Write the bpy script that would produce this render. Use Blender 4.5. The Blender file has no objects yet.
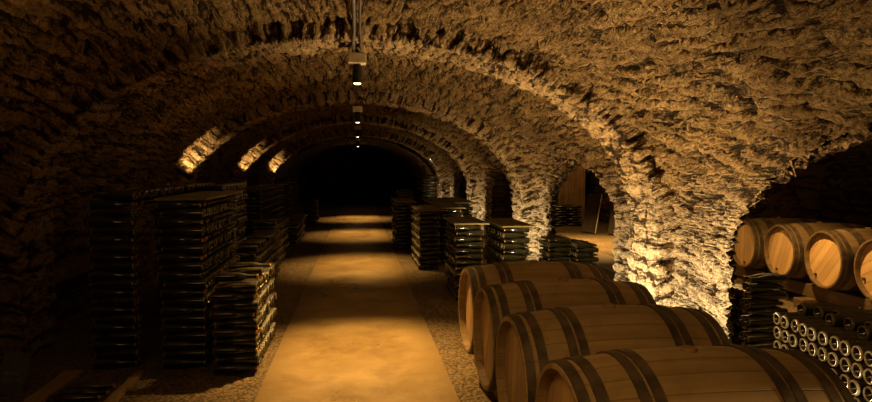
import bpy, bmesh, math, random
import numpy as np
from mathutils import Vector, Matrix, Euler

random.seed(7)
RNG = np.random.default_rng(7)
S = bpy.context.scene
COL = S.collection
PI = math.pi
R = math.radians

# ------------------------------------------------------------------ camera
CAM_H, YAW, PITCH = 1.5, R(7.4), R(3.1)
cam_d = bpy.data.cameras.new('camera'); cam = bpy.data.objects.new('camera', cam_d); COL.objects.link(cam)
cam_d.sensor_width = 36; cam_d.lens = 600/872*36; cam_d.clip_start = .02; cam_d.clip_end = 200
cam.location = (0, 0, CAM_H); cam.rotation_euler = (PI/2-PITCH, 0, -YAW)
S.camera = cam
S.view_settings.view_transform = 'Standard'; S.view_settings.look = 'None'; S.view_settings.exposure = 0.0

# ------------------------------------------------------------------ node helpers
class NT:
    def __init__(self, name):
        self.m = bpy.data.materials.new(name); self.m.use_nodes = True
        self.t = self.m.node_tree; self.t.nodes.clear()
        self.out = self.n('ShaderNodeOutputMaterial')
    def n(self, typ, **kw):
        nd = self.t.nodes.new(typ)
        for k, v in kw.items():
            if hasattr(nd, k): setattr(nd, k, v)
            else: nd.inputs[k.replace('_', ' ')].default_value = v
        return nd
    def l(self, a, b): self.t.links.new(a, b)
    def val(self, sock, v):
        if isinstance(v, bpy.types.NodeSocket): self.l(v, sock)
        else: sock.default_value = v
    def math(self, op, a, b=0.0, clamp=False):
        nd = self.t.nodes.new('ShaderNodeMath'); nd.operation = op; nd.use_clamp = clamp
        self.val(nd.inputs[0], a); self.val(nd.inputs[1], b); return nd.outputs[0]
    def mix(self, f, a, b, mode='MIX'):
        nd = self.t.nodes.new('ShaderNodeMix'); nd.data_type = 'RGBA'; nd.blend_type = mode
        self.val(nd.inputs[0], f)
        for s, v in ((nd.inputs[6], a), (nd.inputs[7], b)):
            self.val(s, v if isinstance(v, bpy.types.NodeSocket) else (*v, 1))
        return nd.outputs[2]
    def noise(self, vec, scale, detail=4, rough=.6):
        nd = self.t.nodes.new('ShaderNodeTexNoise')
        nd.inputs['Scale'].default_value = scale; nd.inputs['Detail'].default_value = detail; nd.inputs['Roughness'].default_value = rough
        if vec is not None: self.l(vec, nd.inputs['Vector'])
        return nd
    def ramp(self, f, lo, hi):
        nd = self.t.nodes.new('ShaderNodeMapRange'); self.val(nd.inputs[0], f)
        nd.inputs[1].default_value = lo; nd.inputs[2].default_value = hi; return nd.outputs[0]
    def vmath(self, op, a, b):
        nd = self.t.nodes.new('ShaderNodeVectorMath'); nd.operation = op
        self.val(nd.inputs[0], a); self.val(nd.inputs[1], b); return nd.outputs[0]
    def bsdf(self, color, rough=.8, metal=0., bump=None, bstr=.5, bdist=.01, spec=.5):
        b = self.t.nodes.new('ShaderNodeBsdfPrincipled')
        self.val(b.inputs['Base Color'], color if isinstance(color, bpy.types.NodeSocket) else (*color, 1))
        self.val(b.inputs['Roughness'], rough); self.val(b.inputs['Metallic'], metal)
        b.inputs['Specular IOR Level'].default_value = spec
        if bump is not None:
            bn = self.t.nodes.new('ShaderNodeBump'); bn.inputs['Strength'].default_value = bstr; bn.inputs['Distance'].default_value = bdist
            self.l(bump, bn.inputs['Height']); self.l(bn.outputs[0], b.inputs['Normal'])
        self.l(b.outputs[0], self.out.inputs['Surface']); return b

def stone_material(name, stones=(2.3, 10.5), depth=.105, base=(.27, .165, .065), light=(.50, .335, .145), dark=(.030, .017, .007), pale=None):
    k = NT(name)
    uv = k.n('ShaderNodeUVMap').outputs[0]
    P = k.n('ShaderNodeTexCoord').outputs['Object']
    w1 = k.noise(P, 1.6, 3, .55); w2 = k.noise(P, 8, 4, .65)
    warp = k.vmath('MULTIPLY', k.vmath('SUBTRACT', w1.outputs['Color'], (.5, .5, .5)), (.30, .20, 0))
    warp2 = k.vmath('MULTIPLY', k.vmath('SUBTRACT', w2.outputs['Color'], (.5, .5, .5)), (.13, .07, 0))
    c = k.vmath('ADD', k.vmath('ADD', uv, warp), warp2)
    cs = k.vmath('MULTIPLY', c, (*stones, 0))
    ve = k.n('ShaderNodeTexVoronoi'); ve.voronoi_dimensions = '2D'; ve.feature = 'DISTANCE_TO_EDGE'; ve.inputs['Scale'].default_value = 1; ve.inputs['Randomness'].default_value = .72; k.l(cs, ve.inputs['Vector'])
    vc = k.n('ShaderNodeTexVoronoi'); vc.voronoi_dimensions = '2D'; vc.inputs['Scale'].default_value = 1; vc.inputs['Randomness'].default_value = .72; k.l(cs, vc.inputs['Vector'])
    rnd = k.n('ShaderNodeSeparateColor'); k.l(vc.outputs['Color'], rnd.inputs[0])
    smear = k.ramp(k.noise(P, 2.3, 4, .6).outputs[0], .38, .60)      # mortar smeared over the joints
    joint = k.math('MULTIPLY', k.math('SUBTRACT', 1.0, k.ramp(ve.outputs['Distance'], .01, .15), True), k.math('ADD', .40, k.math('MULTIPLY', smear, .60)))
    ragged = k.noise(k.vmath('MULTIPLY', c, (4.6, 13.5, 1)), 1.0, 9, .68)
    ledge = k.noise(k.vmath('MULTIPLY', c, (1.5, 12.5, 1)), 1.0, 6, .6)
    crev = k.math('SUBTRACT', 1.0, k.ramp(k.math('ABSOLUTE', k.math('SUBTRACT', ledge.outputs[0], .46)), .0, .06), True)
    h = k.math('MULTIPLY', k.math('ADD', k.math('MULTIPLY', rnd.outputs[0], .6), .4), .38)
    h = k.math('SUBTRACT', h, k.math('MULTIPLY', joint, .55))
    h = k.math('ADD', h, k.math('MULTIPLY', ragged.outputs[0], 1.25))
    h = k.math('ADD', h, k.math('MULTIPLY', ledge.outputs[0], 1.15))
    h = k.math('SUBTRACT', h, k.math('MULTIPLY', crev, .40))
    chip = k.n('ShaderNodeTexVoronoi'); chip.voronoi_dimensions = '2D'; chip.feature = 'DISTANCE_TO_EDGE'; chip.inputs['Scale'].default_value = 1
    k.l(k.vmath('MULTIPLY', k.vmath('ADD', c, warp2), (stones[0]*3.1, stones[1]*2.1, 0)), chip.inputs['Vector'])
    crack = k.math('SUBTRACT', 1.0, k.ramp(chip.outputs['Distance'], .0, .09), True)
    grit = k.noise(P, 34, 6, .74)
    h = k.math('ADD', k.math('SUBTRACT', h, k.math('MULTIPLY', crack, .13)), k.math('MULTIPLY', k.math('SUBTRACT', grit.outputs[0], .5), .48))
    dn = k.n('ShaderNodeDisplacement'); dn.inputs['Midlevel'].default_value = 1.34; dn.inputs['Scale'].default_value = depth
    k.l(h, dn.inputs['Height']); k.l(dn.outputs[0], k.out.inputs['Displacement'])
    k.m.displacement_method = 'BOTH'
    tint = k.noise(P, 5, 6, .7)
    col = k.mix(k.ramp(tint.outputs[0], .35, .66), base, light)
    col = k.mix(k.math('MULTIPLY', rnd.outputs[1], .30), col, (.36, .20, .08))
    cav = k.ramp(h, .98, 1.34)
    stain = k.ramp(k.noise(P, 1.1, 5, .65).outputs[0], .42, .66)
    col = k.mix(k.math('MULTIPLY', stain, .55), col, (.11, .060, .022))
    col = k.mix(k.ramp(grit.outputs[0], .36, .56), tuple(v*.45 for v in base), col)
    col = k.mix(cav, dark, col)  # recesses go near black: crevice shade put into the colour
    if pale:  # whiter low on the right: uplight brightness on the piers put into the colour
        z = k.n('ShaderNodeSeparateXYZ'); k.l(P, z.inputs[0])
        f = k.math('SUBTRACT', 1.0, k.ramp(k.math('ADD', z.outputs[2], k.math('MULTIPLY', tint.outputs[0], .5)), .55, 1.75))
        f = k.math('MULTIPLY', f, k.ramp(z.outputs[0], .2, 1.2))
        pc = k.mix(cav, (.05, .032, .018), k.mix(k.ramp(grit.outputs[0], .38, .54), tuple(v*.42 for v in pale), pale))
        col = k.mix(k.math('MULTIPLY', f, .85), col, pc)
    k.bsdf(col, .92, spec=.15)
    return k.m

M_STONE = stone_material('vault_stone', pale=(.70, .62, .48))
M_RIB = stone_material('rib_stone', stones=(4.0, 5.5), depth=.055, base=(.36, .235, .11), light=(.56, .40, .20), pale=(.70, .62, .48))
M_DARK = stone_material('shadowed_stone', stones=(2.2, 6.5), depth=.06, base=(.14, .085, .045), light=(.24, .15, .08))  # darker copy of the vault stone, shade put into its colour

def floor_material():
    k = NT('gravel_earth'); P = k.n('ShaderNodeTexCoord').outputs['Object']
    big = k.noise(P, 1.3, 5, .6); fine = k.noise(P, 55, 4, .7)
    vor = k.n('ShaderNodeTexVoronoi'); vor.inputs['Scale'].default_value = 42; k.l(P, vor.inputs['Vector'])
    peb = k.math('SUBTRACT', 1.0, vor.outputs['Distance'])
    col = k.mix(k.ramp(big.outputs[0], .3, .7), (.13, .085, .04), (.30, .21, .105))
    col = k.mix(k.ramp(fine.outputs[0], .45, .7), col, (.42, .32, .17))
    col = k.mix(k.math('MULTIPLY', k.ramp(vor.outputs['Distance'], .35, .75), .7), col, (.04, .025, .012))
    h = k.math('ADD', k.math('MULTIPLY', peb, .6), k.math('ADD', fine.outputs[0], k.math('MULTIPLY', big.outputs[0], 1.5)))
    k.bsdf(col, .9, bump=h, bstr=.9, bdist=.022, spec=.2); return k.m
def path_material():
    k = NT('worn_concrete'); P = k.n('ShaderNodeTexCoord').outputs['Object']
    big = k.noise(P, 1.1, 6, .62); fine = k.noise(P, 22, 6, .7); blot = k.noise(P, 3.2, 4, .6)
    col = k.mix(k.ramp(big.outputs[0], .35, .65), (.25, .165, .065), (.40, .28, .12))
    col = k.mix(k.math('MULTIPLY', k.ramp(blot.outputs[0], .52, .64), .45), col, (.17, .11, .045))
    col = k.mix(k.math('MULTIPLY', k.ramp(fine.outputs[0], .5, .75), .35), col, (.48, .35, .17))
    sx = k.n('ShaderNodeSeparateXYZ'); k.l(P, sx.inputs[0])
    ed = k.math('ADD', k.math('ABSOLUTE', k.math('ADD', sx.outputs[0], .015)), k.math('MULTIPLY', k.math('SUBTRACT', big.outputs[0], .5), .5))
    col = k.mix(k.math('MULTIPLY', k.ramp(ed, .42, .68), .75), col, (.22, .145, .06))
    h = k.math('ADD', fine.outputs[0], k.math('MULTIPLY', blot.outputs[0], 1.0))
    k.bsdf(col, k.ramp(big.outputs[0], .1, 1.1), bump=h, bstr=.35, bdist=.02, spec=.35); return k.m
M_FLOOR, M_PATH = floor_material(), path_material()

def wood_material(name, c1, c2, grain=(1.5, 26, 26), rough=.65, stave=None, dirt=.5, spec=.35):
    k = NT(name); P = k.n('ShaderNodeTexCoord').outputs['Object']
    g = k.noise(k.vmath('MULTIPLY', P, grain), 1.0, 5, .65)
    col = k.mix(k.ramp(g.outputs[0], .3, .72), c1, c2)
    dn = k.noise(P, 3.0, 5, .65)
    col = k.mix(k.math('MULTIPLY', k.ramp(dn.outputs[0], .45, .7), dirt), col, tuple(v*.32 for v in c1))
    h = k.math('MULTIPLY', g.outputs[0], .35)
    if stave:                       # joints between staves around the barrel (angle in UV x) or boards across the head
        uv = k.n('ShaderNodeUVMap').outputs[0]; sx = k.n('ShaderNodeSeparateXYZ'); k.l(uv, sx.inputs[0])
        a = k.math('MULTIPLY', sx.outputs[0], stave)
        fr = k.math('FRACT', a); d = k.math('ABSOLUTE', k.math('SUBTRACT', fr, .5))
        seam = k.ramp(d, .455, .495)
        wn = k.n('ShaderNodeTexWhiteNoise'); wn.noise_dimensions = '1D'; k.l(k.math('FLOOR', a), wn.inputs['W'])
        col = k.mix(k.math('MULTIPLY', wn.outputs[0], .45), col, tuple(v*.5 for v in c1))
        col = k.mix(k.math('MULTIPLY', seam, .50), col, tuple(v*.12 for v in c1))
        h = k.math('SUBTRACT', h, k.math('MULTIPLY', seam, .8))
    k.bsdf(col, rough, bump=h, bstr=.5, bdist=.006, spec=spec); return k.m
M_STAVE = wood_material('old_oak_staves', (.26, .165, .062), (.40, .265, .11), stave=26, dirt=.6)
M_STAVE2 = wood_material('aged_oak_staves', (.16, .10, .045), (.26, .17, .08), stave=26, dirt=.5)
M_HEAD = wood_material('oak_head_boards', (.42, .25, .10), (.58, .37, .16), grain=(20, 20, 1.6), stave=7, dirt=.35)
M_HEAD2 = wood_material('pale_oak_head_boards', (.66, .40, .16), (.82, .54, .25), grain=(20, 20, 1.6), stave=7, dirt=.2)
M_RAIL = wood_material('rail_timber', (.10, .06, .028), (.19, .12, .055), grain=(18, 1.5, 18))
M_BLACKWOOD = wood_material('blackened_rack_wood', (.028, .018, .010), (.05, .033, .018), grain=(18, 18, 1.5))
M_PLANK = wood_material('bare_plank', (.30, .19, .085), (.44, .30, .14), grain=(24, 1.5, 24), dirt=.3)
M_BOARD = wood_material('dusty_board', (.15, .12, .052), (.23, .185, .08), grain=(3, 14, 6), dirt=.5, rough=.85)
M_PANEL = wood_material('weathered_door_wood', (.26, .14, .055), (.40, .24, .10), grain=(16, 16, 1.2), dirt=.6)
def plain(name, c, rough=.6, metal=0., var=.25, scale=14, spec=.4):
    k = NT(name); P = k.n('ShaderNodeTexCoord').outputs['Object']; n = k.noise(P, scale, 4, .6)
    col = k.mix(k.ramp(n.outputs[0], .35, .7), tuple(v*(1-var) for v in c), tuple(min(1, v*(1+var)) for v in c))
    k.bsdf(col, rough, metal, bump=n.outputs[0], bstr=.2, bdist=.004, spec=spec); return k.m
M_HOOP = plain('blackened_iron', (.080, .054, .028), .6, .25, .45)
M_BUNG = plain('bung_wood', (.20, .12, .05), .7)
M_SLATE = plain('slate', (.035, .030, .026), .6)
M_CHALK = plain('chalk', (.42, .38, .32), .95)
M_LAMP = plain('black_lamp_metal', (.02, .018, .016), .4, .3)
M_BOX = plain('ivory_junction_box', (.46, .37, .22), .5)
M_TUBE = plain('grey_conduit', (.07, .05, .03), .6, .1)
M_CAP = plain('tarnished_crown_cap', (.34, .19, .05), .4, .5, .5, 60)
M_RIM = plain('dusty_lit_glass_rim', (.60, .53, .34), .3, 0, .25, 40)  # dusty glass plus the lit ring highlight put into its colour
M_PALE = plain('pale_metal', (.72, .66, .55), .4, .2)
def bottle_material():
    k = NT('dark_bottle_glass'); P = k.n('ShaderNodeTexCoord').outputs['Object']
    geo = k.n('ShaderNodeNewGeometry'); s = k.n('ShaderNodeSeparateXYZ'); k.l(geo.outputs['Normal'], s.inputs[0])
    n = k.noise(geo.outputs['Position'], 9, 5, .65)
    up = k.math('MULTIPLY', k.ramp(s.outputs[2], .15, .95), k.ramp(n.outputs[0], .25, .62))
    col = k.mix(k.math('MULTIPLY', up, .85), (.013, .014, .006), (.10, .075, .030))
    k.bsdf(col, k.math('ADD', .11, k.math('MULTIPLY', up, .5)), spec=.7); return k.m
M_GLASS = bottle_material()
def emit(name, c, s):
    k = NT(name); e = k.n('ShaderNodeEmission'); e.inputs[0].default_value = (*c, 1); e.inputs[1].default_value = s
    k.l(e.outputs[0], k.out.inputs['Surface']); return k.m
M_GLOW = emit('lamp_glow', (1, .78, .45), 5)

# ------------------------------------------------------------------ object helpers
def mesh(name, verts, faces, mat=None, uvs=None, smooth=True):
    me = bpy.data.meshes.new(name); me.from_pydata([tuple(map(float, v)) for v in verts], [], [tuple(map(int, f)) for f in faces]); me.update()
    if uvs is not None:
        ul = me.uv_layers.new(name='UVMap'); idx = np.empty(len(me.loops), dtype=np.int32); me.loops.foreach_get('vertex_index', idx)
        ul.data.foreach_set('uv', np.asarray(uvs, dtype=np.float32)[idx].ravel())
    if smooth: me.polygons.foreach_set('use_smooth', [True]*len(me.polygons))
    if mat: me.materials.append(mat)
    return me
def link(name, me, parent=None, loc=None, rot=None):
    o = bpy.data.objects.new(name, me); COL.objects.link(o)
    if parent: o.parent = parent
    if loc is not None: o.location = loc
    if rot is not None: o.rotation_euler = rot
    return o
def tag(o, label=None, cat=None, group=None, kind=None):
    if label: o['label'] = label
    if cat: o['category'] = cat
    if group: o['group'] = group
    if kind: o['kind'] = kind
    return o
def empty(name, loc=(0, 0, 0), rot=(0, 0, 0)):
    o = link(name, None, None, loc, rot); o.empty_display_size = .1; return o
def struct(name, me, label=None):
    o = link(name, me); o['kind'] = 'structure'
    if label: o['label'] = label
    return o
class MB:
    def __init__(self): self.v = []; self.f = []
    def add(self, v, f):
        n = len(self.v); self.v += [tuple(p) for p in v]; self.f += [tuple(i+n for i in q) for q in f]
    def box(self, c, s, rot=None):
        x, y, z = s[0]/2, s[1]/2, s[2]/2
        V = [Vector((a*x, b*y, d*z)) for a in (-1, 1) for b in (-1, 1) for d in (-1, 1)]
        if rot is not None: V = [rot @ p for p in V]
        self.add([p+Vector(c) for p in V], [(0, 1, 3, 2), (4, 6, 7, 5), (0, 4, 5, 1), (2, 3, 7, 6), (0, 2, 6, 4), (1, 5, 7, 3)])
    def tube(self, pts, r, n=10):
        pts = [Vector(p) for p in pts]; rings = []
        for i, p in enumerate(pts):
            d = (pts[min(i+1, len(pts)-1)]-pts[max(i-1, 0)]).normalized()
            u = d.cross(Vector((0, 0, 1)) if abs(d.z) < .9 else Vector((1, 0, 0))).normalized(); w = d.cross(u)
            rings.append([p+(u*math.cos(2*PI*j/n)+w*math.sin(2*PI*j/n))*r for j in range(n)])
        V = [q for rg in rings for q in rg]; F = []
        for i in range(len(pts)-1):
            for j in range(n): F.append((i*n+j, i*n+(j+1) % n, (i+1)*n+(j+1) % n, (i+1)*n+j))
        F.append(tuple(range(n))[::-1]); F.append(tuple((len(pts)-1)*n+j for j in range(n)))
        self.add(V, F)
    def me(self, name, mat, smooth=False, bevel=0):
        m = mesh(name, self.v, self.f, mat, smooth=smooth)
        bm = bmesh.new(); bm.from_mesh(m); bmesh.ops.recalc_face_normals(bm, faces=bm.faces)
        if bevel: bmesh.ops.bevel(bm, geom=bm.edges, offset=bevel, segments=2, affect='EDGES', profile=.6)
        bm.to_mesh(m); bm.free(); return m
def lathe(name, prof, n, mat, axis='X', uv=False, smooth=True, caps=True, sharp=True):
    V, F, U = [], [], []
    cols = n+1 if uv else n
    for (t, r) in prof:
        for j in range(cols):
            a = 2*PI*j/n; c, s = r*math.cos(a), r*math.sin(a)
            V.append((t, c, s) if axis == 'X' else (c, s, t)); U.append((j/n, t))
    for i in range(len(prof)-1):
        for j in range(n):
            j2 = j+1 if uv else (j+1) % n
            F.append((i*cols+j, (i+1)*cols+j, (i+1)*cols+j2, i*cols+j2))
    m = mesh(name, V, F, mat, U if uv else None, smooth)
    bm = bmesh.new(); bm.from_mesh(m)
    if not uv:
        bmesh.ops.remove_doubles(bm, verts=bm.verts, dist=1e-6)
    bmesh.ops.recalc_face_normals(bm, faces=bm.faces)
    if sharp:
        for e in bm.edges:
            if len(e.link_faces) == 2 and e.calc_face_angle(0) > R(38): e.smooth = False
    bm.to_mesh(m); bm.free(); return m

# ------------------------------------------------------------------ architecture
PER, PIER0, W1, ZA = 4.35, 5.125, 1.15, 1.66
YCS = [PIER0+PER/2+PER*k for k in range(-2, 3)]           # bay centres
BAY = {1: dict(dy=-.42, dw=.45, dw2=.80, dz=.08, p=.80)}            # the nearest opening is wider and more pointed
def bay(k): return BAY.get(k, dict(dy=0, dw=0, dz=0, p=.5))
def arch_w(z, w0, za, zs=.85, p=.5):
    t = np.clip((z-zs)/(za-zs), 0, 1); return w0*(1-t**2)**p
def profile(cx, a, z0, b, sign, ds, to=PI/2):
    """floor -> springing -> crown, resampled to an even step; returns x, z, s"""
    zz = np.linspace(0, z0, 60); th = np.linspace(0, to, 600)[1:]
    x = np.concatenate([np.full(60, a), a*np.cos(th)]); z = np.concatenate([zz, z0+b*np.sin(th)])
    s = np.concatenate([[0], np.cumsum(np.hypot(np.diff(x), np.diff(z)))])
    n = int(round(s[-1]/ds)); t = np.linspace(0, s[-1], n+1)
    return cx+sign*np.interp(t, s, x), np.interp(t, s, z), t
def sheet(name, X, Y, Z, U, Vv, mat, flip=False):
    """grid arrays [i,j] -> mesh"""
    ni, nj = X.shape
    V = np.stack([X.ravel(), Y.ravel(), Z.ravel()], 1); UV = np.stack([U.ravel(), Vv.ravel()], 1)
    i, j = np.meshgrid(np.arange(ni-1), np.arange(nj-1), indexing='ij'); a = (i*nj+j).ravel()
    q = np.stack([a, a+1, a+nj+1, a+nj], 1)
    return V, (q[:, ::-1] if flip else q), UV
def merge(name, parts, mat, dist=1e-4):
    V, F, U, n = [], [], [], 0
    for v, f, u in parts: V.append(v); F.append(f+n); U.append(u); n += len(v)
    V, F, U = np.concatenate(V), np.concatenate(F), np.concatenate(U)
    m = mesh(name, V, F, mat, U)
    bm = bmesh.new(); bm.from_mesh(m); bmesh.ops.remove_doubles(bm, verts=bm.verts, dist=dist)
    bm.to_mesh(m); bm.free(); return m
Y0, Y1 = -1.4, 18.3
A_, Z0_, B_ = 2.75, 1.0, 1.68
DS = .025
def side_with_openings(cx, a, z0, b, sign, w0, za, zsel, flip, voff=0.):
    """a vault haunch whose foot is broken by arched openings"""
    x, z, s = profile(cx, a, z0, b, sign, DS)
    parts = []
    n = int((PER/2)/DS); x_0, z_0, s_0 = x, z, s
    for kb, yc in enumerate(YCS):
        q = bay(kb); zk = za+q['dz']
        za_s = np.interp(zk, z_0, s_0)                   # finer rows where the arch closes
        s2 = np.unique(np.round(np.concatenate([s_0[np.abs(s_0-za_s) > .004], za_s-.10*np.linspace(0, 1, 14)**2]), 6))
        x, z, s = np.interp(s2, s_0, x_0), np.interp(s2, s_0, z_0), s2
        z = np.where(np.abs(s-za_s) < 1e-5, zk, z)
        keep = zsel(z); x, z, s = x[keep], z[keep], s[keep]
        w = arch_w(z, w0+q['dw'], zk, p=q['p'])
        for sg in (-1, 1):
            t = np.linspace(0, 1, n+1)[:, None]
            e0, e1 = yc+sg*PER/2, np.clip(yc+q['dy']+sg*w, yc-PER/2+.1, yc+PER/2-.1)[None, :]
            Y = e0+t*(e1-e0)
            X = np.broadcast_to(x, Y.shape); Z = np.broadcast_to(z, Y.shape); Vv = np.broadcast_to(s, Y.shape)
            parts.append(sheet('', X, Y, Z, Y+voff, Vv+.28*np.maximum(5.6-Y, 0), None, flip ^ (sg > 0)))   # courses dip toward the nearest bay
    return parts
# main vault, right haunch: piers below, web above
wr = side_with_openings(0, A_, Z0_, B_, 1, W1, ZA, lambda z: z < ZA+.16, False)
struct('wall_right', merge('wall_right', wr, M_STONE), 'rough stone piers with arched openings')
cr = side_with_openings(0, A_, Z0_, B_, 1, W1, ZA, lambda z: z > ZA+.10, False)
x, z, s = profile(0, A_, Z0_, B_, -1, DS)
yl = np.arange(YCS[0]-PER/2, YCS[-1]+PER/2+.01, DS)
def left(sel):
    kx, kz, ks = x[sel], z[sel], s[sel]
    Y = np.broadcast_to(yl[:, None], (len(yl), len(kx)))
    b = lambda q: np.broadcast_to(q, Y.shape)
    return sheet('', b(kx), Y, b(kz), Y+31.7, b(ks), None, True)
struct('wall_left', merge('wall_left', [left(z < 1.82)], M_STONE), 'dark rough stone wall')
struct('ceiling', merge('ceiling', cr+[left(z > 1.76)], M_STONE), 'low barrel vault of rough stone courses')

# splayed jambs of the openings, through to the side aisle
X2, W2, ZA2 = 3.00, 1.72, 1.86
C2, A2, Z02, B2 = 4.88, 1.88, .9, 1.45
def aisle_x(zv):
    t = np.clip((zv-Z02)/B2, 0, 1); return C2-A2*np.sqrt(1-t**2)
def main_x(zv):
    t = np.clip((zv-Z0_)/B_, 0, 1); return A_*np.sqrt(1-t**2)
jm = []
tt = np.concatenate([np.linspace(0, .52, 26), .52+.48*np.sin(np.linspace(0, PI/2, 50))[1:]])
tau = np.linspace(0, 1, 26)[:, None]
for kb, yc in enumerate(YCS):
    q_ = bay(kb); zs_ = ZA+q_['dz']; zt_ = ZA2+q_['dz']
    for sg in (-1, 1):
        za = tt*zs_; zb = tt*zt_
        Xa, Xb = main_x(za), aisle_x(zb); Ya, Yb = sg*arch_w(za, W1+q_['dw'], zs_, p=q_['p']), sg*arch_w(zb, W2+q_.get('dw2', q_['dw']), zt_, p=q_['p'])
        Ya, Yb = np.clip(q_['dy']+Ya, -PER/2+.1, PER/2-.1), np.clip(q_['dy']+Yb, -PER/2+.1, PER/2-.1)
        X = Xa+(Xb-Xa)*tau; Y = yc+Ya+(Yb-Ya)*tau; Zg = za+(zb-za)*tau
        arc = np.concatenate([[0], np.cumsum(np.hypot(np.diff(Ya), np.diff(za)))])
        jm.append(sheet('', X, Y, Zg, tau*.9+0*X+yc*3.1+sg, np.broadcast_to(arc, X.shape), None, sg < 0))
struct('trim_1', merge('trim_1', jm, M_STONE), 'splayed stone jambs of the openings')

# side aisle
sw = side_with_openings(C2, A2, Z02, B2, -1, W2, ZA2, lambda q: q > -1, True, 7.7)
x3, z3, s3 = profile(C2, A2, Z02, B2, 1, .05)
ya = np.arange(YCS[0]-PER/2, YCS[-1]+PER/2+.01, .05)
Yg = np.broadcast_to(ya[:, None], (len(ya), len(x3)))
sw.append(sheet('', np.broadcast_to(x3, Yg.shape), Yg, np.broadcast_to(z3, Yg.shape), Yg+3.3, np.broadcast_to(s3, Yg.shape), None, False))
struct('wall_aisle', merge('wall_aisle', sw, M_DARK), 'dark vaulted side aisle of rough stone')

# transverse ribs
def rib(name, yc, half=.27, a=2.57, b=1.53):
    parts = []
    xa, za, sa = profile(0, a, Z0_, b, 1, .03); xb, zb, sb = profile(0, A_+.08, Z0_, B_+.08, 1, .03)
    tb = np.linspace(0, 1, len(xa)); xb = np.interp(tb, np.linspace(0, 1, len(xb)), xb); zb = np.interp(tb, np.linspace(0, 1, len(zb)), zb)
    for sgn in (1, -1):
        ny = 20
        prof = [(0., -half)]+[(1., -half+2*half*i/ny) for i in range(ny+1)]+[(0., half)]
        inner = [(q, y) for q, y in [(k_/5, -half) for k_ in range(5)]]+[(1., -half+2*half*i/ny) for i in range(ny+1)]+[(1-k_/5, half) for k_ in range(1, 6)]
        q = np.array([p[0] for p in inner])[:, None]; yy = np.array([p[1] for p in inner])[:, None]
        X = sgn*(xb+(xa-xb)*q); Zg = zb+(za-zb)*q; Y = yc+yy+0*X
        arc = np.concatenate([[0], np.cumsum(np.hypot(np.diff(inner_y := np.array([p[1] for p in inner])), np.diff(np.array([p[0] for p in inner]))*.2))])[:, None]
        parts.append(sheet('', X, Y, Zg, arc+yc*1.7+sgn*5+0*X, np.broadcast_to(sa, X.shape)+0*X, None, sgn < 0))
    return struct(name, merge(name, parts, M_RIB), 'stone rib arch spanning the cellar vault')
RIBS = [PIER0+.05+PER*k for k in range(4)]
for i, y in enumerate(RIBS): rib('trim_%d' % (i+2), y, .27 if i < 3 else .34, 2.57-(.10 if i == 3 else 0), 1.53-(.06 if i == 3 else 0))

# floor, paved path, end walls
def grid(name, x0, x1, y0, y1, zv, st, mat):
    xs, ys = np.arange(x0, x1+st/2, st), np.arange(y0, y1+st/2, st)
    X, Y = np.meshgrid(xs, ys, indexing='ij')
    return merge(name, [sheet('', X, Y, 0*X+zv, X, Y, None, True)], mat)
struct('floor', grid('floor', -3.2, 7.2, -3, 29, 0, .2, M_FLOOR), 'earth and gravel cellar floor')
mb = MB(); mb.box((-.015, 13, .004), (1.31, 32, .012)); struct('floor_path', mb.me('floor_path', M_PATH, bevel=.004), 'worn concrete path down the middle of the cellar')
mb = MB(); mb.box((3.98, 9, .003), (.62, 24, .010)); struct('floor_aisle', mb.me('floor_aisle', M_PATH, bevel=.004), 'worn concrete path down the side aisle')
# tunnel beyond the last rib, narrower, closed by a wall
x5, z5, s5 = profile(0, 2.35, .9, 1.5, 1, .08); yb = np.arange(18.3, 27.01, .08)
tp = []
for sgn in (1, -1):
    Y = np.broadcast_to(yb[:, None], (len(yb), len(x5)))
    tp.append(sheet('', np.broadcast_to(sgn*x5, Y.shape), Y, np.broadcast_to(z5, Y.shape), Y, np.broadcast_to(s5, Y.shape), None, sgn < 0))
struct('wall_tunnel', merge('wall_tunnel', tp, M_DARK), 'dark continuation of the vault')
def wall_plane(name, x0, x1, y, z0, z1, mat, flip=False, st=.08):
    xs, zs = np.arange(x0, x1+st/2, st), np.arange(z0, z1+st/2, st); X, Z = np.meshgrid(xs, zs, indexing='ij')
    return struct(name, merge(name, [sheet('', X, 0*X+y, Z, X, Z, None, flip)], mat))
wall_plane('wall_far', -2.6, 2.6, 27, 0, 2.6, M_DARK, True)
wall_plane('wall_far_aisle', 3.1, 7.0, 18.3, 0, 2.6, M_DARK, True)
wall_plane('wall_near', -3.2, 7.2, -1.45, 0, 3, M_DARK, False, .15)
# pier mass behind the last rib shoulder
mb = MB(); mb.box((3.0, 18.45, 1.4), (1.2, .3, 2.8)); mb.box((-3.0, 18.45, 1.4), (1.2, .3, 2.8)); struct('wall_shoulder', mb.me('wall_shoulder', M_DARK))
# ledge running low along the dark wall
xs = np.linspace(0, 1, 9); Y = np.arange(0, 7, .04)
pr = np.array([(-2.80, .50), (-2.60, .50), (-2.585, .51), (-2.58, .53), (-2.58, .60), (-2.59, .62), (-2.61, .63), (-2.70, .64), (-2.80, .65)])
Yg = np.broadcast_to(Y[:, None], (len(Y), 9)); j = RNG.normal(0, .006, Yg.shape)
b_ = lambda q: np.broadcast_to(q, Yg.shape)
struct('trim_6', merge('trim_6', [sheet('', b_(pr[:, 0])+j, Yg, b_(pr[:, 1])+RNG.normal(0, .005, Yg.shape), Yg, b_(xs), None, False)],
       plain('ledge_stone', (.16, .10, .05), .9, 0, .5, 8)), 'stone ledge along the dark wall')

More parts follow.
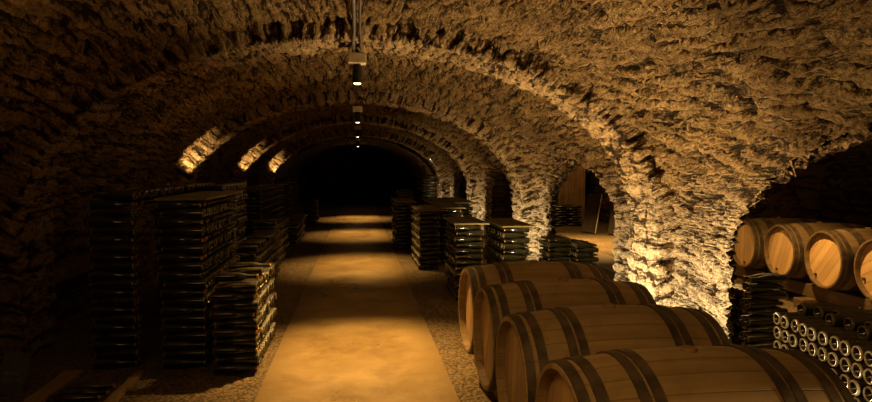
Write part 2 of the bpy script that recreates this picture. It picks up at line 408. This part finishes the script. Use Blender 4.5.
# ------------------------------------------------------------------ barrels
def barrel_proto(L, rh, rb, stave, head):
    """axis X, origin under the bilge centre"""
    t = np.linspace(0, 1, 41); rad = rh+(rb-rh)*(1-(2*t-1)**2)**.9
    outer = [((q-.5)*L, r) for q, r in zip(t, rad)]
    inset = .045
    prof = [(-L/2+inset+.01, rh-.022), (-L/2, rh-.018)]+outer+[(L/2, rh-.018), (L/2-inset-.01, rh-.022)]
    body = lathe('barrel_body', prof, 78, stave, uv=True)
    V, F, U = [], [], []
    rr = [0, rh*.35, rh*.7, rh-.018]; n = 48
    V.append((0, 0, 0)); U.append((.5, .5))
    for r in rr[1:]:
        for k in range(n):
            a = 2*PI*k/n; V.append((0, r*math.cos(a), r*math.sin(a))); U.append((.5+.5*V[-1][1]/rh, .5+.5*V[-1][2]/rh))
    for k in range(n): F.append((0, 1+(k+1) % n, 1+k))
    for q in range(2):
        for k in range(n): F.append((1+q*n+k, 1+q*n+(k+1) % n, 1+(q+1)*n+(k+1) % n, 1+(q+1)*n+k))
    hd = mesh('barrel_head', V, F, head, U, False)
    def rad_at(xv): return float(np.interp(xv/L+.5, t, rad))
    hoops = []
    for c, w in ((-.475, .036), (-.415, .040), (-.275, .036), (-.225, .036), (.225, .036), (.275, .036), (.415, .040), (.475, .036)):
        x0, x1 = c*L-w/2, c*L+w/2; e = .007
        hoops.append(lathe('hoop', [(x0, rad_at(x0)-.004), (x0, rad_at(x0)+e), (x1, rad_at(x1)+e), (x1, rad_at(x1)-.004)], 64, M_HOOP))
    bung = lathe('bung', [(-.01, 0), (-.01, .030), (.006, .030), (.012, .026), (.012, 0)], 20, M_BUNG, axis='Z')
    plug = lathe('stopper', [(-.012, 0), (-.012, .016), (.0, .016), (.0, 0)], 14, M_HOOP)
    return dict(body=body, head=hd, hoops=hoops, bung=bung, plug=plug, L=L, rh=rh, rb=rb)
def place_barrel(p, loc, rz, label, group, roll=0., bung=True, plug=True, tilt=0.):
    o = empty('wine_barrel', loc, (0, tilt, rz)); tag(o, label, 'barrel', group)
    zc = p['rb']
    def part(name, me, l, r=(0, 0, 0)): return link(name, me, o, l, r)
    part('barrel_body', p['body'], (0, 0, zc), (roll, 0, 0))
    for s_ in (-1, 1):
        h = part('barrel_head', p['head'], (s_*(p['L']/2-.045), 0, zc), (roll*.5+(.3 if s_ > 0 else 0), 0, 0))
        if plug and s_ < 0: link('stopper', p['plug'], h, (-.004, 0, -p['rh']*.80))
    for h in p['hoops']: part('hoop', h, (0, 0, zc))
    if bung: part('bung', p['bung'], (.0, 0, zc+p['rb']))
    return o
BIG = barrel_proto(.97, .287, .329, M_STAVE, M_HEAD)
RACKED = barrel_proto(.93, .292, .318, M_STAVE2, M_HEAD2)
NEAR = [((1.18, 2.00), 0., 'nearest barrel of the four by the path, cut off below by the photo edge'),
        ((1.18, 2.69), 0., 'second barrel from the front, its bung standing on top of the stave'),
        ((1.195, 3.38), 0., 'third barrel from the front, between second barrel and the rearmost one'),
        ((1.22, 4.07), 0., 'rearmost barrel of the row by the path, closest to the stacked bottles')]
for (bx, by), a, lb in NEAR:
    place_barrel(BIG, (bx, by, .186), R(a), lb, 'oak barrels lying in a row beside the path', roll=random.random(), plug=False)
ROWB = [(5.18, 6.80, 'barrel beside the lit pier, first of the row in the side aisle'),
        (5.17, 6.14, 'second barrel from the lit pier in the side aisle row'),
        (5.16, 5.48, 'third barrel from the lit pier in the side aisle row'),
        (5.15, 4.82, 'fourth barrel from the lit pier, its head cut by the photo edge')]
for q, (bx, by, lb) in enumerate(ROWB):
    place_barrel(RACKED, (bx, by, .252), R(-6.5), lb, 'pale-headed barrels on rails in the side aisle', roll=q*.7)
def beam(name, c, s, label, group, mat=M_RAIL, rz=0., cat='beam'):
    mb = MB(); mb.box((0, 0, s[2]/2), s); o = link(name, mb.me(name, mat, bevel=.008), None, c, (0, 0, rz)); return tag(o, label, cat, group)
beam('barrel_rail', (.93, 3.05, 0), (.11, 2.9, .178), 'timber rail under the head ends of the four barrels by the path', 'rails under the path barrels')
beam('barrel_rail', (1.46, 3.05, 0), (.11, 2.9, .178), 'timber rail under the far ends of the four barrels by the path', 'rails under the path barrels')
beam('barrel_rail', (4.92, 5.8, .10), (.10, 3.0, .140), 'dark timber rail under the pale heads of the side aisle barrels', 'rails under the side aisle barrels', rz=R(-1))
beam('barrel_rail', (5.44, 5.8, .10), (.10, 3.0, .140), 'dark timber rail under the rear ends of the side aisle barrels', 'rails under the side aisle barrels', rz=R(-1))
for q, y in enumerate((7.0, 5.85, 4.7)):
    beam('sleeper_block', (5.17, y, 0), (.95, .14, .10), ['timber sleeper under the rails beside the lit pier', 'timber sleeper under the rails below the second and third barrels', 'timber sleeper under the rails below the fourth barrel'][q], 'sleepers under the barrel rails')

# ------------------------------------------------------------------ bottles
BL, BR = .31, .0328
def bottle_profile(simple=False):
    p = [(.012, .0), (.020, .012), (.004, .026), (0, .0275), (.003, .0315), (.010, BR), (.150, BR), (.172, .0316), (.195, .0270), (.218, .0208), (.240, .0165), (.285, .0140), (.287, .0160), (.297, .0160), (.299, .0135), (.305, .0135), (.305, 0)]
    if simple: p = [(.014, 0), (0, .0285), (.008, BR), (.155, BR), (.195, .028), (.240, .0165), (.288, .0145), (.305, .0150), (.305, 0)]
    return p
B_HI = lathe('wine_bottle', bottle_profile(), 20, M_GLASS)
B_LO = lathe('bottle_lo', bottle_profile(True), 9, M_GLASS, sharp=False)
M_BASE = plain('bottle_base_glint_glass', (.15, .125, .06), .28, 0, .4, 40, .6)  # dull dusty base ring; glints on the bases put into its colour
for me_ in (B_HI, B_LO):
    me_.materials.append(M_BASE)
    for p_ in me_.polygons:
        if p_.center.x < .0075 and math.hypot(p_.center.y, p_.center.z) > .021: p_.material_index = 1
CAP = lathe('crown_cap', [(.296, .0172), (.303, .0175), (.309, .0150), (.310, 0)], 16, M_CAP)
RIM = lathe('base_rim_highlight', [(.0045, .0240), (-.0012, .0255), (-.0020, .0285), (.0002, .0310), (.0060, .0333)], 24, M_RIM)
ORD = 'topmost second third fourth fifth sixth seventh eighth ninth tenth eleventh twelfth thirteenth fourteenth fifteenth sixteenth seventeenth eighteenth nineteenth twentieth twenty-first twenty-second twenty-third'.split()
_t = 'twentieth thirtieth fortieth fiftieth sixtieth'.split(); _p = 'twenty thirty forty fifty sixty'.split()
for q in range(24, 69): ORD.append(_t[q//10-2] if q % 10 == 0 else _p[q//10-2]+'-'+(['first']+ORD[1:9])[q % 10-1])
NTH = ['first']+ORD[1:]
BOT = []     # dict(loc, rot, stack, layer-from-top, column, base)
SP = .0668; LH = 2*BR+.0004
def stack(key, x0, y0, layers, cols, full=True, gap=.012, ragged=0, zb=.012, cap=True):
    """bottles lie across the stack, nested layer on layer, alternate layers turned end for end"""
    for l in range(layers):
        n = int(round(cols*1.127))
        for c in range(n):
            if not full and c > 1 and l < layers-2: continue
            if ragged and l >= layers-ragged and RNG.random() < .45*(l-layers+ragged+1): continue
            yv = y0+BR+c*SP+RNG.normal(0, .0006)
            zv = zb+BR+l*LH
            jx = RNG.normal(0, .006)
            if l % 2 == 0: loc, rz = (x0+jx, yv, zv), 0
            else: loc, rz = (x0+BL+gap+jx, yv, zv), PI
            BOT.append(dict(loc=loc, rot=(RNG.uniform(0, 6), 0, rz+RNG.normal(0, .012)), stack=key, row=layers-1-l, col=c, base=False))
STK = {}
def S_(key, phrase, x0, y0, layers, cols, **kw): STK[key] = phrase; stack(key, x0, y0, layers, cols, **kw)
S_('L1', 'low near stack beside the path', -1.05, 4.42, 10, 13, ragged=0)
S_('T', 'tall board-topped near stack', -1.46, 4.60, 19, 18)
S_('W', 'tall stack against dark wall', -1.97, 4.66, 20, 18, full=False)
S_('T2', 'stack behind the board-topped stack', -1.66, 6.25, 20, 17)
S_('W2', 'stack farther along dark wall', -2.02, 6.3, 20, 15, full=False)
S_('L2', 'low stack beyond the low near one', -1.40, 6.5, 10, 26, ragged=1)
S_('L3', 'third low stack on dark side', -1.50, 8.9, 11, 20, ragged=1)
S_('L4', 'shoulder-high stack past second rib', -2.02, 10.9, 17, 44)
S_('C', 'knee-high stack on dark side', -1.48, 11.6, 7, 24)
S_('L6', 'far tall stack on dark side', -1.98, 14.9, 19, 30)
S_('L5', 'far low stack at path end', -1.42, 16.0, 10, 14)
S_('R1', 'stack just behind the rearmost barrel', 1.08, 6.60, 13, 11)
S_('R1b', 'stack before the second pier', 1.70, 6.90, 12, 14)
S_('R2', 'second path stack past the barrels', .88, 8.75, 13, 17)
S_('R3', 'third path stack past the barrels', .69, 11.0, 13, 20)
S_('R2b', 'long flat stack before the pier', 1.30, 9.3, 13, 40)
S_('R2c', 'flat stack against the second pier', 1.74, 10.7, 13, 24)
S_('R5', 'far stack under last rib', 1.05, 14.8, 14, 24)
S_('R4', 'tall far stack against last rib', 1.58, 14.4, 20, 20)
S_('A1', 'low stack inside lit archway', 2.60, 7.95, 8, 6)
S_('A2', 'lower outer stack in lit archway', 2.96, 7.85, 7, 8)
S_('P', 'pile behind the lit pier', 3.00, 4.24, 10, 2)
S_('P2', 'short pile behind the pier pile', 3.22, 4.62, 7, 4)
S_('F1', 'tall rack deep in side aisle', 5.16, 15.95, 17, 8)
S_('F2', 'low stack before plank door', 5.02, 14.9, 8, 10)
S_('F3', 'second low stack before plank door', 5.42, 14.9, 8, 10)
# rack of bottles with their bases outward, beside the nearest barrels
STK['B'] = 'rack beside nearest barrel'
p0 = Vector((2.165, 2.845, 0)); dv = Vector((-.07, -.565, 0)).normalized(); ax = Vector((-dv.y, dv.x, 0)); ang = math.atan2(ax.y, ax.x)
for r in range(9):
    for c in range(13):
        q = p0+dv*(.0742*c)+ax*RNG.normal(0, .004)
        BOT.append(dict(loc=(q.x, q.y, .717-.0745*r), rot=(RNG.uniform(0, 6), 0, ang+RNG.normal(0, .01)), stack='B', row=r, col=c, base=True))
# bottles lying loose on the rack and on low stacks, and by the planks
loose = []
for c in range(8):
    q = p0+dv*(.0742*c+.037)+ax*(.10+.04*(c % 3)); loose.append(((q.x, q.y, .717+.056), ang+RNG.normal(0, .03), 'B'))
for q, (lx, ly, lz, la) in enumerate([(-1.04, 4.50, 10, .02), (-.73, 4.72, 10, PI+.03), (-1.02, 4.99, 10, .05)]):
    loose.append(((lx, ly, .012+BR+10*LH+.004), la, 'L1'))
for lx, ly, la in ((-1.95, 3.98, .1), (-1.93, 4.10, -.05), (-1.94, 4.20, .04)): loose.append(((lx, ly, .038), la, 'G'))
STK['G'] = 'gravel between the two bare planks'
for i, (l, a, kx) in enumerate(loose): BOT.append(dict(loc=l, rot=(0, 0, a), stack=kx, row=-1, col=i, base=False))

for b in BOT:
    o = bpy.data.objects.new('wine_bottle', B_HI); o.location = b['loc']; o.rotation_euler = b['rot']; COL.objects.link(o); b['o'] = o

# ------------------------------------------------------------------ boards, planks, slate, side-aisle furniture
def cover(x0, y0, w, d, zv, label, tilt=0.):
    mb = MB(); mb.box((w/2, d/2, .009), (w, d, .018)); o = link('cover_board', mb.me('cover_board', M_BOARD, bevel=.003), None, (x0, y0, zv), (0, 0, tilt))
    return tag(o, label, 'board', 'boards covering the bottle stacks')
top = lambda n: .012+2*BR+(n-1)*LH+.001
cover(-1.47, 4.57, .37, 1.40, top(19), 'flat brown board on top of the tall stack near the dark wall')
cover(1.06, 6.58, .40, .90, top(13), 'dusty board on the bottle stack behind the rearmost path barrel')
cover(1.68, 6.88, .40, 1.10, top(12), 'dusty board on the stack between rearmost barrel and second pier')
cover(.86, 8.72, .40, 1.34, top(13), 'dusty board on the second stack along the lit side of the path')
cover(.67, 10.97, .40, 1.56, top(13), 'dusty board on the third stack along the lit side of the path')
cover(1.28, 9.28, .40, 3.04, top(13), 'long dusty board on the flat stack in front of the second pier')
cover(1.72, 10.67, .40, 1.84, top(13), 'dusty board on the flat stack against the second pier')
cover(-1.50, 11.57, .40, 1.84, top(7), 'dusty board on the knee-high stack halfway down the dark side')
cover(-2.04, 10.87, .42, 3.36, top(17), 'board on the shoulder-high stack past the second rib')
def plank(p, q, w, t, label, zlift=.004):
    p, q = Vector(p), Vector(q); d = q-p; mb = MB(); mb.box((0, 0, t/2), (w, d.length, t))
    c = (p+q)/2; o = link('wooden_plank', mb.me('wooden_plank', M_PLANK, bevel=.003), None, (c.x, c.y, zlift), (0, 0, math.atan2(d.y, d.x)-PI/2)); return tag(o, label, 'plank', 'bare planks on the gravel')
plank((-1.575, 4.52, 0), (-1.56, 3.6, 0), .055, .035, 'narrow bare plank on gravel, pointing at the tall board-topped stack')
plank((-2.06, 4.60, 0), (-2.05, 3.7, 0), .12, .03, 'wider bare plank on gravel beside the leaning slate')
sl = empty('slate_sign', (-2.30, 4.22, .004), (R(-22), R(14), R(28))); tag(sl, 'small dark slate with chalk marks leaning by the wall', 'sign')
mb = MB(); mb.box((0, 0, .14), (.155, .014, .28)); link('slate_board', mb.me('slate_board', M_SLATE, bevel=.003), sl)
mb = MB()
def stroke(pts): mb.tube([(a, -.0085, b) for a, b in pts], .0016, 5)
stroke([(-.018, .222), (-.004, .232), (.006, .222), (-.002, .206), (-.012, .196)]); stroke([(-.012, .186), (.004, .184)])
for zz, n in ((.128, 6), (.088, 7)):
    for i in range(n):
        a = -.052+i*.0165; h = .022
        sh = [[(0, 0), (.002, h), (.010, 0)], [(0, h), (0, 0), (.008, 0)], [(0, 0), (0, h), (.009, h*.6), (0, h*.5)], [(.002, 0), (.010, h*.5), (.002, h)]][(i*3+n) % 4]
        stroke([(a+x_, zz+z_) for x_, z_ in sh])
link('chalk_lettering', mb.me('chalk_lettering', M_CHALK), sl)

# plank door leaning deep in the side aisle
pd = empty('plank_door', (5.86, 16.0, .0), (0, 0, R(-14))); tag(pd, 'tall weathered plank door standing deep in the side aisle', 'door')
for i in range(5):
    mb = MB(); mb.box((-.30+i*.15, 0, .93), (.146, .035, 1.86)); link('board', mb.me('board', M_PANEL, bevel=.004), pd)
for zz in (.35, 1.6):
    mb = MB(); mb.box((0, -.03, zz), (.74, .03, .10)); link('batten', mb.me('batten', M_PANEL, bevel=.004), pd)
def riddling_rack(x0, y0, wid, label):
    """two boards hinged at the top, seen with the lean running sideways"""
    o = empty('riddling_rack', (x0, y0, 0), (0, 0, R(-22))); tag(o, label, 'rack', 'A-frame racks in the side aisle')
    for s_ in (-1, 1):
        rot = Euler((s_*R(13), R(9), 0)).to_matrix()
        mb = MB(); mb.box((0, s_*.12, .46), (wid, .025, .88), rot); link('rack_board', mb.me('rack_board', M_BLACKWOOD), o)
        mb = MB(); mb.box((wid/2+.012, s_*.12, .46), (.022, .035, .92), rot); link('edge_rail', mb.me('edge_rail', M_PALE, bevel=.003), o)
    return o
riddling_rack(5.38, 13.35, .30, 'pale-edged A-frame rack nearer the plank door in the side aisle')
riddling_rack(5.76, 12.95, .16, 'narrow pale-edged A-frame rack by the pier edge in the side aisle')

# ------------------------------------------------------------------ lamps on the ribs, conduit, small wall spots
apex = 2.53
LAMPS = []
for i, y in enumerate(RIBS):
    za = apex-(.06 if i == 3 else 0)-.065
    o = empty('ceiling_spotlight', (0, y, za-.245)); tag(o, ['black spotlight with ivory box hanging under the nearest rib', 'black spotlight hanging under the second rib', 'small black spotlight under the third rib', 'tiny spotlight under the far dark archway'][i], 'lamp', 'spotlights down the crown of the vault')
    mb = MB(); mb.box((0, 0, .205), (.150, .12, .085)); link('junction_box', mb.me('junction_box', M_BOX, bevel=.006), o)
    mb = MB(); mb.box((0, 0, .154), (.06, .06, .02)); link('bracket', mb.me('bracket', M_LAMP, bevel=.004), o)
    link('housing', lathe('housing', [(.146, 0), (.146, .040), (.03, .043), (.0, .045), (.0, .039), (.02, .034)], 24, M_LAMP, axis='Z'), o)
    link('bulb', lathe('bulb', [(.02, .034), (.0, .032), (-.008, .022), (-.011, 0)], 24, M_GLOW, axis='Z'), o)
    LAMPS.append((y, za-.262))
def tube_thing(name, pts, r, label, mat=M_TUBE, group=None):
    mb = MB(); mb.tube(pts, r); return tag(link(name, mb.me(name, mat, smooth=True)), label, 'conduit', group)
tube_thing('cable_conduit', [(-.022, -1, 2.60), (-.022, 3, 2.60), (-.022, RIBS[0]-.30, 2.60), (-.03, RIBS[0]-.29, 2.52), (-.03, RIBS[0]-.02, 2.50)], .016, 'thicker conduit running along the vault crown to the nearest spotlight')
tube_thing('cable_conduit', [(.022, -1, 2.605), (.022, 3, 2.605), (.022, RIBS[0]-.30, 2.605), (.03, RIBS[0]-.29, 2.52), (.03, RIBS[0]-.02, 2.50)], .010, 'thin cable beside the conduit along the vault crown')
for i in range(3):
    tube_thing('cable_conduit', [(0, RIBS[i]+.02, 2.505), (0, RIBS[i]+.31, 2.505), (0, RIBS[i]+.34, 2.60), (0, RIBS[i+1]-.34, 2.60), (0, RIBS[i+1]-.31, 2.51), (0, RIBS[i+1]-.02, 2.51)], .012, ['conduit from the nearest rib to the second rib', 'conduit from the second rib to the third rib', 'conduit from the third rib to the far archway'][i])
def wall_spot(loc, label, aim):
    d = Vector(aim).normalized(); o = empty('wall_spotlight', loc); tag(o, label, 'lamp', 'small spotlights at the springing of the ribs')
    mb = MB(); mb.tube([Vector((0, 0, 0)), d*.10], .022, 12); link('housing', mb.me('housing', M_PALE, smooth=True), o)
    mb = MB(); mb.tube([Vector((0, 0, 0)), Vector((-d.x*.2, 0, -.16))], .008, 8); link('arm', mb.me('arm', M_PALE), o)
    mb = MB(); mb.tube([d*.1005, d*.102], .017, 12); link('bulb', mb.me('bulb', M_GLOW), o)

# ------------------------------------------------------------------ lights
def spot(loc, aim, power, color, angle, blend=.6, size=.04):
    d = bpy.data.lights.new('spot', 'SPOT'); d.energy = power; d.color = color; d.spot_size = R(angle); d.spot_blend = blend; d.shadow_soft_size = size
    o = bpy.data.objects.new('spot', d); COL.objects.link(o); o.location = loc
    o.rotation_euler = (Vector(aim)-Vector(loc)).to_track_quat('-Z', 'Y').to_euler(); return o
def point(loc, power, color, size=.08):
    d = bpy.data.lights.new('point', 'POINT'); d.energy = power; d.color = color; d.shadow_soft_size = size
    o = bpy.data.objects.new('point', d); COL.objects.link(o); o.location = loc; return o
WARM, AMBER, CREAM = (1, .57, .17), (1, .56, .19), (1, .68, .31)
for (y, zl), e in zip([(PIER0-PER+.05, 2.2)]+LAMPS, (330, 560, 370, 330, 340)):
    spot((0, y, zl-.02), (.02, y-(.55 if 4 < y < 6 else .25), 0), e, WARM, 76, 1.0)
# uplights at the feet of the piers
UPL = (1, .71, .35)
spot((1.34, 4.84, .14), (2.24, 4.7, 1.34), 440, UPL, 180, .35, .05)
spot((1.86, 4.62, .12), (2.3, 2.7, 1.75), 210, UPL, 125, .9, .05)
for k, e in ((1, 150), (2, 100), (3, 55)):
    y = PIER0+PER*k
    spot((1.95, y-.55, .12), (2.72, y-.25, 1.3), e, UPL, 150, .8, .05)
spot((1.9, .9, .12), (2.4, 1.6, 2.0), 70, UPL, 175, .6, .08)
# wall spots grazing the rib faces
for k, (e) in enumerate((60, 60, 45)):
    y = RIBS[k+1]-.62
    loc = (-2.40, y, 1.16); wall_spot(loc, ['small pale spotlight at the second rib, above the dark-side stacks', 'small pale spotlight at the third rib on the dark side', 'small pale spotlight at the far archway on the dark side'][k], (.25, .45, .85))
    spot((-2.36, y+.06, 1.28), (-2.38, RIBS[k+1]-.28, 1.66), e*1.25, CREAM, 62, .7, .02)
wall_spot((2.20, RIBS[3]-.40, 1.70), 'small bright spotlight on the lit side of the far archway', (-.5, -.3, .6))
# side aisle lamps, then added fill lights with no fixture
for y, e in ((5.5, 210), (2.4, 130)):
    spot((3.95, y, 1.95), (4.05, y, 0), e, WARM, 115, .8)
spot((4.7, 11.3, 2.1), (4.7, 11.3, 0), 850, WARM, 105, .9)
point((5.3, 14.2, 1.7), 22, WARM)
point((0, 21.5, 1.9), 3, AMBER, .2)  # added faint light so the tunnel end shows
point((.3, .6, 2.05), 7, AMBER, .3)  # added soft fill near the camera
spot((-.3, .9, 2.25), (1.25, 3.0, .45), 62, AMBER, 75, .9, .2)  # added spot to brighten the barrels by the path
spot((3.75, 7.5, 1.75), (4.8, 6.7, .6), 45, WARM, 60, .8)  # added spot to brighten the first side aisle barrel head
point((-1.45, 2.5, 1.95), 7, AMBER, .3)  # added fill so the left wall is visible
point((-.9, 7.2, 1.9), 6, AMBER, .3)

w = bpy.data.worlds.new('world'); S.world = w; w.use_nodes = True
w.node_tree.nodes['Background'].inputs[0].default_value = (.9, .5, .2, 1); w.node_tree.nodes['Background'].inputs[1].default_value = .004

# ------------------------------------------------------------------ keep the 300 bottles that show largest, the rest as one object
bpy.context.view_layer.update()
from mathutils.bvhtree import BVHTree
VL = np.array([v.co[:] for v in B_LO.vertices]); FL = [tuple(p.vertices) for p in B_LO.polygons]
allv, allf, owner, n0 = [], [], [], 0
bset = {b['o'].name: i for i, b in enumerate(BOT)}
for ob in list(S.objects):
    if ob.type != 'MESH': continue
    m = np.array(ob.matrix_world)
    if ob.name in bset: vv, fl, ow = VL, FL, bset[ob.name]
    else:
        if ob.name in ('ceiling', 'wall_left', 'wall_aisle', 'wall_tunnel', 'wall_far', 'wall_near', 'floor'): continue
        vv = np.empty(len(ob.data.vertices)*3); ob.data.vertices.foreach_get('co', vv); vv = vv.reshape(-1, 3); fl = [tuple(p.vertices) for p in ob.data.polygons]; ow = -1
    allv.append(vv @ m[:3, :3].T+m[:3, 3]); allf += [tuple(i+n0 for i in f) for f in fl]; owner += [ow]*len(fl); n0 += len(vv)
tree = BVHTree.FromPolygons(np.concatenate(allv).tolist(), allf)
org = cam.matrix_world.translation; rot3 = cam.matrix_world.to_3x3()
for b in BOT: b['hit'] = 0
for v in range(165, 402):
    for u in range(872):
        d = rot3 @ Vector(((u+.5-436)/600, -(v+.5-201)/600, -1)); d.normalize()
        _, _, fi, _ = tree.ray_cast(org, d)
        if fi is not None and owner[fi] >= 0: BOT[owner[fi]]['hit'] += 1
rank = sorted(BOT, key=lambda b: -b['hit'])
keep = [b for b in rank if b['hit'] > 0][:300]
keepset = {id(b) for b in keep}
rest = [b for b in BOT if id(b) not in keepset]
V, F = VL, FL
VV, FF = [], []
for q, b in enumerate(rest):
    m = np.array(b['o'].matrix_world); VV.append(V @ m[:3, :3].T+m[:3, 3]); FF += [tuple(i+q*len(V) for i in f) for f in F]
    bpy.data.objects.remove(b['o'])
o = link('bottle_stacks', mesh('bottle_stacks', np.concatenate(VV), FF, M_GLASS))
o.data.materials.append(M_BASE)
o.data.polygons.foreach_set('material_index', [p.material_index for p in B_LO.polygons]*len(rest))
tag(o, 'dark dusty wine bottles filling the deeper parts of the stacks throughout the cellar', 'bottles', None, 'stuff')
for n_, b in enumerate(keep):
    o = b['o']; o.name = 'wine_bottle'
    ph = STK[b['stack']]; r, c = b['row'], b['col']
    grp = 'bottles in '+ph
    if b['stack'] == 'B' and r >= 0:
        lb = 'bottle base with highlighted rim, %s from the pier, %s row, %s' % (NTH[c], ORD[r], ph)
        link('base_rim_highlight', RIM, o)  # added ring that carries the rim highlight in its colour
    elif r < 0:
        k = sum(1 for q in keep if q['stack'] == b['stack'] and q['row'] < 0 and q['col'] < b['col'])
        lb = '%s loose dark bottle lying on %s' % (NTH[k], ph)
    else:
        lb = '%s dark bottle from the front, %s layer, %s' % (NTH[c], ORD[r], ph)
    if not (b['stack'] == 'B' and r >= 0) and b['hit'] > 20: link('crown_cap', CAP, o)
    tag(o, lb, 'bottle', grp)
print('BOTTLES', len(BOT), 'seen', sum(1 for b in BOT if b['hit']), 'kept', len(keep), 'smallest', keep[-1]['hit'])
import collections; print(collections.Counter(b['stack'] for b in keep))
